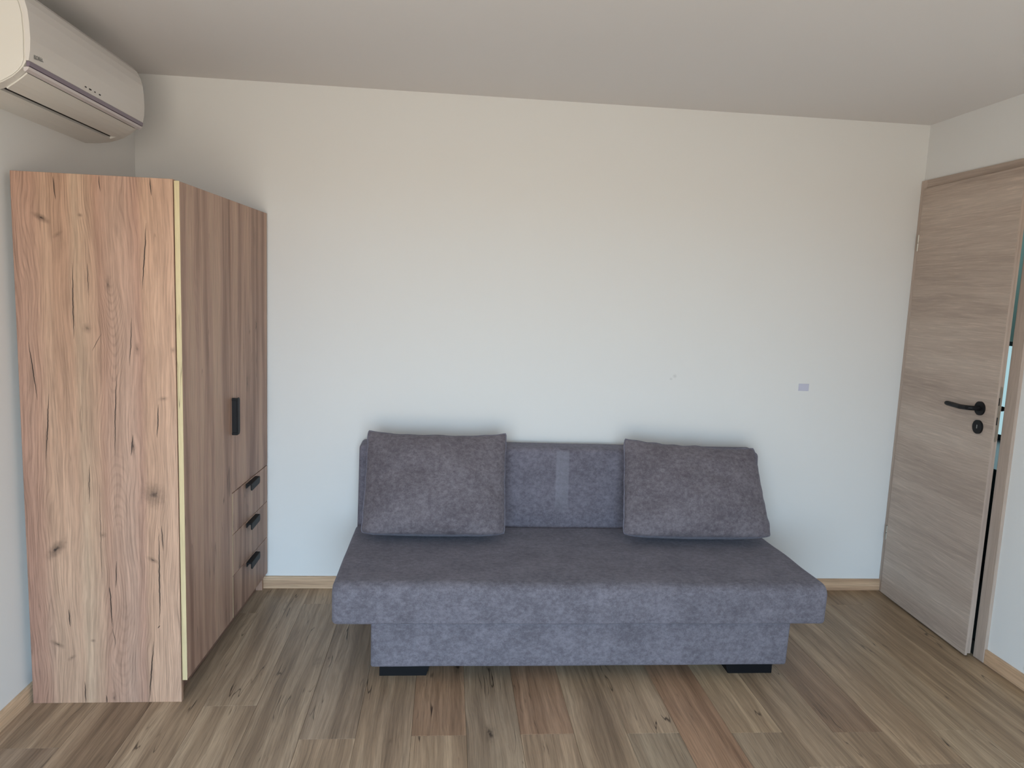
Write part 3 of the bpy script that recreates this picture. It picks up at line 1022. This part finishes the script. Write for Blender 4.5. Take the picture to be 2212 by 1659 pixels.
# louvre flap: thin curved blade with its rounded far end
flap_p = [(0.207, 2.1555), (0.192, 2.1425), (0.176, 2.1310), (0.160, 2.1215), (0.147, 2.1155), (0.137, 2.1115)]
bm = bmesh.new()
rows = []
NY = 60
for i in range(NY + 1):
    yy = Y0 + 0.028 + (Y1 - 0.030 - Y0 - 0.028) * i / NY
    row = []
    for j, p in enumerate(flap_p):
        t = j / (len(flap_p) - 1)
        # outline narrows in an arc towards both ends
        sh = 0.05 * (t ** 2.2)
        y2 = yy
        hi, lo = Y1 - 0.030 - sh, Y0 + 0.028 + sh * 0.35
        y2 = min(max(yy, lo), hi)
        row.append((p[0], y2, p[1]))
    rows.append(row)
top_v = [[bm.verts.new((a, b - AY, c - AZ)) for a, b, c in r] for r in rows]
bot_v = [[bm.verts.new((a - 0.0025, b - AY, c - AZ + 0.0035)) for a, b, c in r] for r in rows]
for i in range(NY):
    for j in range(len(flap_p) - 1):
        for g in (top_v, bot_v):
            q = [g[i][j], g[i + 1][j], g[i + 1][j + 1], g[i][j + 1]]
            bm.faces.new(q)
    for j in (0, len(flap_p) - 1):
        bm.faces.new((top_v[i][j], top_v[i + 1][j], bot_v[i + 1][j], bot_v[i][j]))
for i in (0, NY):
    for j in range(len(flap_p) - 1):
        bm.faces.new((top_v[i][j], top_v[i][j + 1], bot_v[i][j + 1], bot_v[i][j]))
bmesh.ops.remove_doubles(bm, verts=bm.verts, dist=0.0002)
obj('louvre', bm, M_WHITE, ac)
# display marks
for yy, ln, hh in ((-0.952, 0.010, 0.0035), (-0.920, 0.014, 0.0040), (-0.886, 0.006, 0.0035), (-0.850, 0.011, 0.0040)):
    obj('display_light', box(0.2290, 0.2305, yy - AY - ln / 2, yy - AY + ln / 2, 2.200 - hh / 2 - AZ, 2.200 + hh / 2 - AZ), M_DARK, ac)
# printed lettering
fc = bpy.data.curves.new('lettering', 'FONT')
fc.body = 'KOREL'
fc.size = 0.0165
fc.extrude = 0.0004
fc.offset = 0.0004
fo_ = bpy.data.objects.new('lettering_tmp', fc)
COL.objects.link(fo_)
bpy.context.view_layer.update()
me = bpy.data.meshes.new_from_object(fo_.evaluated_get(bpy.context.evaluated_depsgraph_get()))
bpy.data.objects.remove(fo_)
me.materials.clear()
me.materials.append(M_GREYTXT)
lt = bpy.data.objects.new('lettering', me)
lt.parent = ac
lt.rotation_euler = (math.radians(90), math.radians(-6), math.radians(90))
lt.location = (0.2305, -1.268 - AY, 2.197 - AZ)
COL.objects.link(lt)

# ------------------------------------------------------------------ small things
st = obj('wall_sticker', box(-0.028, 0.028, -0.0035, 0.0, -0.019, 0.019, bevel=0.001), M_STICK)
st.location = (3.384, 0.0, 1.123)
tag(st, 'small lilac-grey rectangular plate on the white wall beside the door', 'wall plate')
cab = tag(empty('hall_cabinet', (HX, 0.9, 0)), 'dark cabinet in the hallway seen through the door gap', 'cabinet')
obj('cabinet_body', box(-0.78, -0.002, -0.85, 1.2, 0.0, 0.64, bevel=0.004), M_CAB, cab)
obj('cabinet_top', box(-0.79, -0.002, -0.86, 1.21, 0.64, 0.665, bevel=0.004), M_CAB, cab)
gl, gn = new_mat('frosted_lit_pane')
gn.t.nodes.remove(gn.b)
ge = gn.t.nodes.new('ShaderNodeEmission')
ge.inputs['Color'].default_value = lin((170, 208, 216))
ge.inputs['Strength'].default_value = 1.0
gn.t.links.new(ge.outputs[0], gn.out.inputs['Surface'])
w2 = struct(empty('window_2', (HX, 0.9, 1.0)))
obj('pane', box(-0.012, -0.004, -0.6, 1.1, -0.30, 0.33), gl, w2)
bm = bmesh.new()
for a in ((-0.63, -0.6, -0.33, 0.36), (1.1, 1.13, -0.33, 0.36), (-0.6, 1.1, -0.33, -0.30), (-0.6, 1.1, 0.33, 0.36)):
    add_box(bm, -0.02, -0.001, a[0], a[1], a[2], a[3])
obj('window_frame', bm, M_CAB, w2)

hl = bpy.data.lights.new('hall_fill', 'AREA')  # added fill light, no real fixture; keeps the hallway walls from going black
hl.shape = 'DISK'
hl.size = 0.4
hl.energy = 9.0
hl.color = (0.9, 1.0, 1.0)
hlo = bpy.data.objects.new('hall_fill', hl)
hlo.location = (W + 0.9, 1.5, H - 0.02)
COL.objects.link(hlo)
